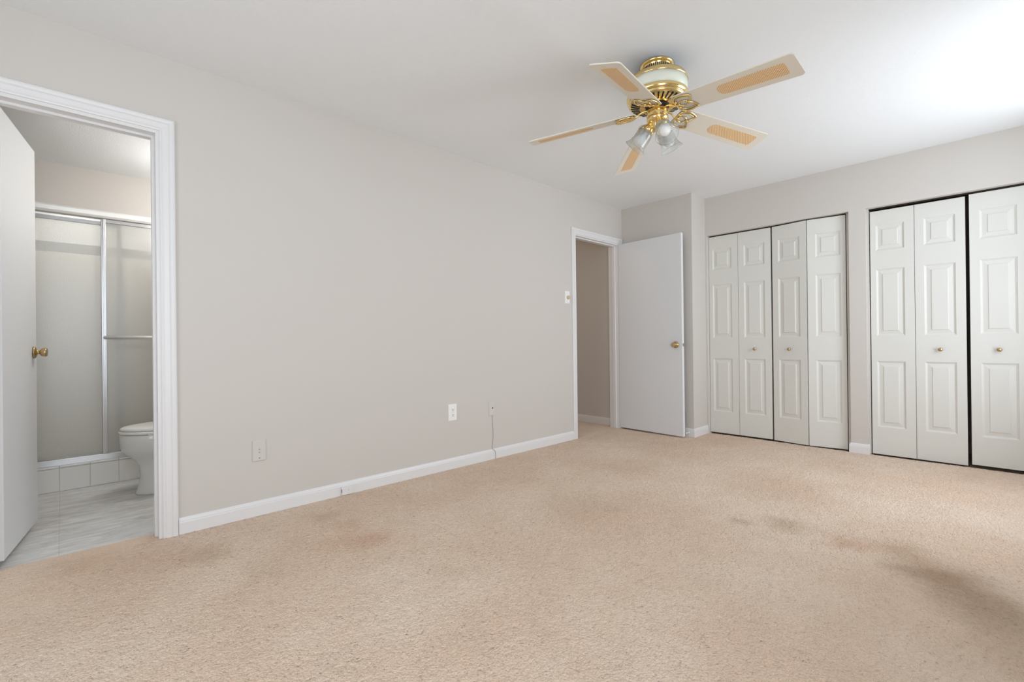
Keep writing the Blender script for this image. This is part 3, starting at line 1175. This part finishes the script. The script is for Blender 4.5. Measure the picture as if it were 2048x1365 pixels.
# ------------------------------------------------------------------ shower and toilet
k = MB()
k.box(-1.58, -1.489, -0.95, 1.0, -0.05, 0.158)
curb = struct(k.build('shower_curb', M_GROUT, fix=False), 'low kerb of square white tiles in front of the shower doors', 'shower kerb')
k = MB()
y = -0.021 - 0.155 * 6
while y < 1.0:
    a, b2 = max(y, -0.949), min(y + 0.153, 0.999)
    if b2 > a:
        k.box(-1.495, -1.484, a, b2, -0.006, 0.150)
        k.box(-1.58, -1.481, a, b2, 0.152, 0.163)
    y += 0.155
k.build('tile', M_TILE, curb, bevel=0.002)

sw = thing('shower_door', 'sliding shower doors of pebbled glass in bright aluminium frames', 'shower door', (-1.53, 0.0, 0.163), kind='thing')
X0 = -1.53
TOPZ = 1.944


def zl(z):
    return z - 0.163


k = MB()
# rounded header channel, swept along y
hp = [(-0.028, 1.890), (-0.028, 1.944), (0.030, 1.944), (0.040, 1.940), (0.044, 1.930), (0.043, 1.905), (0.036, 1.893), (0.030, 1.889), (0.030, 1.900), (-0.020, 1.900), (-0.020, 1.890)]
vs = [(d, yy, zl(z)) for yy in (-0.948, 0.998) for d, z in hp]
nn = len(hp)
k.add(vs, [(i, (i + 1) % nn, nn + (i + 1) % nn, nn + i) for i in range(nn)] + [tuple(range(nn)), tuple(range(nn, 2 * nn))[::-1]])
k.build('header_rail', M_ALUW, sw)
k = MB()
tp = [(-0.03, 0.163), (0.042, 0.163), (0.042, 0.170), (0.030, 0.203), (0.026, 0.206), (0.022, 0.203), (0.018, 0.186), (-0.004, 0.186), (-0.006, 0.200), (-0.010, 0.200), (-0.012, 0.186), (-0.03, 0.186)]
vs = [(d, yy, zl(z)) for yy in (-0.948, 0.998) for d, z in tp]
nn = len(tp)
k.add(vs, [(i, (i + 1) % nn, nn + (i + 1) % nn, nn + i) for i in range(nn)] + [tuple(range(nn)), tuple(range(nn, 2 * nn))[::-1]])
k.build('bottom_track', M_ALU, sw)


def panel(x, ya, yb, z0, z1, bar):
    g = MB()
    g.box(x - 0.0025, x + 0.0025, ya + 0.006, yb - 0.006, zl(z0 + 0.006), zl(z1 - 0.006))
    gp = g.build('glass_panel', M_OBSCURE, sw)
    f = MB()
    for a, b2 in ((ya, ya + 0.026), (yb - 0.026, yb)):
        f.box(x - 0.009, x + 0.009, a, b2, zl(z0), zl(z1))
        f.box(x + 0.009, x + 0.0115, a + 0.008, b2 - 0.008, zl(z0), zl(z1))
    f.box(x - 0.009, x + 0.009, ya + 0.026, yb - 0.026, zl(z1 - 0.026), zl(z1))
    f.box(x - 0.009, x + 0.009, ya + 0.026, yb - 0.026, zl(z0), zl(z0 + 0.02))
    f.build('panel_frame', M_ALU, gp, bevel=0.002)
    if bar:
        t = MB()
        t.tube([(x + 0.045, ya + 0.012, zl(bar)), (x + 0.045, yb - 0.012, zl(bar))], 0.0115, 16)
        for yy in (ya + 0.014, yb - 0.014):
            t.tube([(x + 0.009, yy, zl(bar)), (x + 0.05, yy, zl(bar))], 0.0075, 12)
        tag(t.build('towel_bar', M_ALUW, gp), 'round aluminium towel bar')


panel(0.010, 0.203, 0.985, 0.188, 1.8885, 1.036)
panel(-0.008 - 0.012, -0.935, 0.318, 0.188, 1.874, None)

toil = thing('toilet', 'white toilet with its lid down, half hidden by the bathroom door frame', 'toilet', (-1.03, 0.255, -0.008))


def egg(t, hw, lf, lb, cy):
    """outline: front at -y. t angle"""
    c, s = math.cos(t), math.sin(t)
    return (hw * c * (1.0 - 0.10 * (s < 0) * s * s), cy + (lf * s if s < 0 else lb * s))


def loft(sections, n=48, capb=True, capt=True):
    """sections: (z, half width, front reach, rear reach, centre y)"""
    mb = MB()
    vs, fs = [], []
    for z, hw, lf, lb, cy in sections:
        for i in range(n):
            x, y = egg(2 * math.pi * i / n, hw, lf, lb, cy)
            vs.append((x, y, z))
    for j in range(len(sections) - 1):
        for i in range(n):
            i2 = (i + 1) % n
            fs.append((j * n + i, j * n + i2, (j + 1) * n + i2, (j + 1) * n + i))
    if capb:
        fs.append(tuple(range(n))[::-1])
    if capt:
        fs.append(tuple((len(sections) - 1) * n + i for i in range(n)))
    mb.add(vs, fs, True)
    return mb


k = loft([(0.0, 0.112, 0.215, 0.27, 0.30), (0.008, 0.114, 0.217, 0.27, 0.30), (0.022, 0.108, 0.210, 0.26, 0.30), (0.05, 0.100, 0.200, 0.25, 0.30), (0.12, 0.092, 0.188, 0.24, 0.30), (0.19, 0.092, 0.185, 0.23, 0.29), (0.235, 0.106, 0.205, 0.22, 0.28),
          (0.275, 0.140, 0.238, 0.21, 0.27), (0.315, 0.165, 0.256, 0.20, 0.265), (0.355, 0.177, 0.262, 0.20, 0.265), (0.398, 0.180, 0.263, 0.20, 0.265), (0.402, 0.177, 0.260, 0.20, 0.265)])
k.box(-0.10, 0.10, 0.42, 0.60, 0.0, 0.40)
k.build('bowl', M_PORC, toil)
k = loft([(0.407, 0.176, 0.258, 0.20, 0.265), (0.410, 0.181, 0.263, 0.20, 0.265), (0.420, 0.183, 0.265, 0.20, 0.265), (0.425, 0.180, 0.262, 0.20, 0.265)])
for x in (-0.14, 0.14):
    k.box(x - 0.012, x + 0.012, 0.14, 0.165, 0.400, 0.409)
k.build('seat', M_SEAT, toil)
k = loft([(0.428, 0.170, 0.250, 0.20, 0.265), (0.431, 0.177, 0.257, 0.20, 0.265), (0.440, 0.177, 0.256, 0.20, 0.265), (0.448, 0.168, 0.246, 0.195, 0.265), (0.453, 0.140, 0.215, 0.17, 0.265), (0.456, 0.06, 0.11, 0.10, 0.265)])
k.box(-0.10, 0.10, 0.44, 0.49, 0.405, 0.435)
k.build('lid', M_SEAT, toil)
k = MB()
k.box(-0.235, 0.235, 0.545, 0.735, 0.40, 0.74)
k.build('tank', M_PORC, toil, bevel=0.02, seg=4)
k = MB()
k.box(-0.245, 0.245, 0.535, 0.74, 0.742, 0.78)
k.build('tank_lid', M_PORC, toil, bevel=0.01, seg=3)
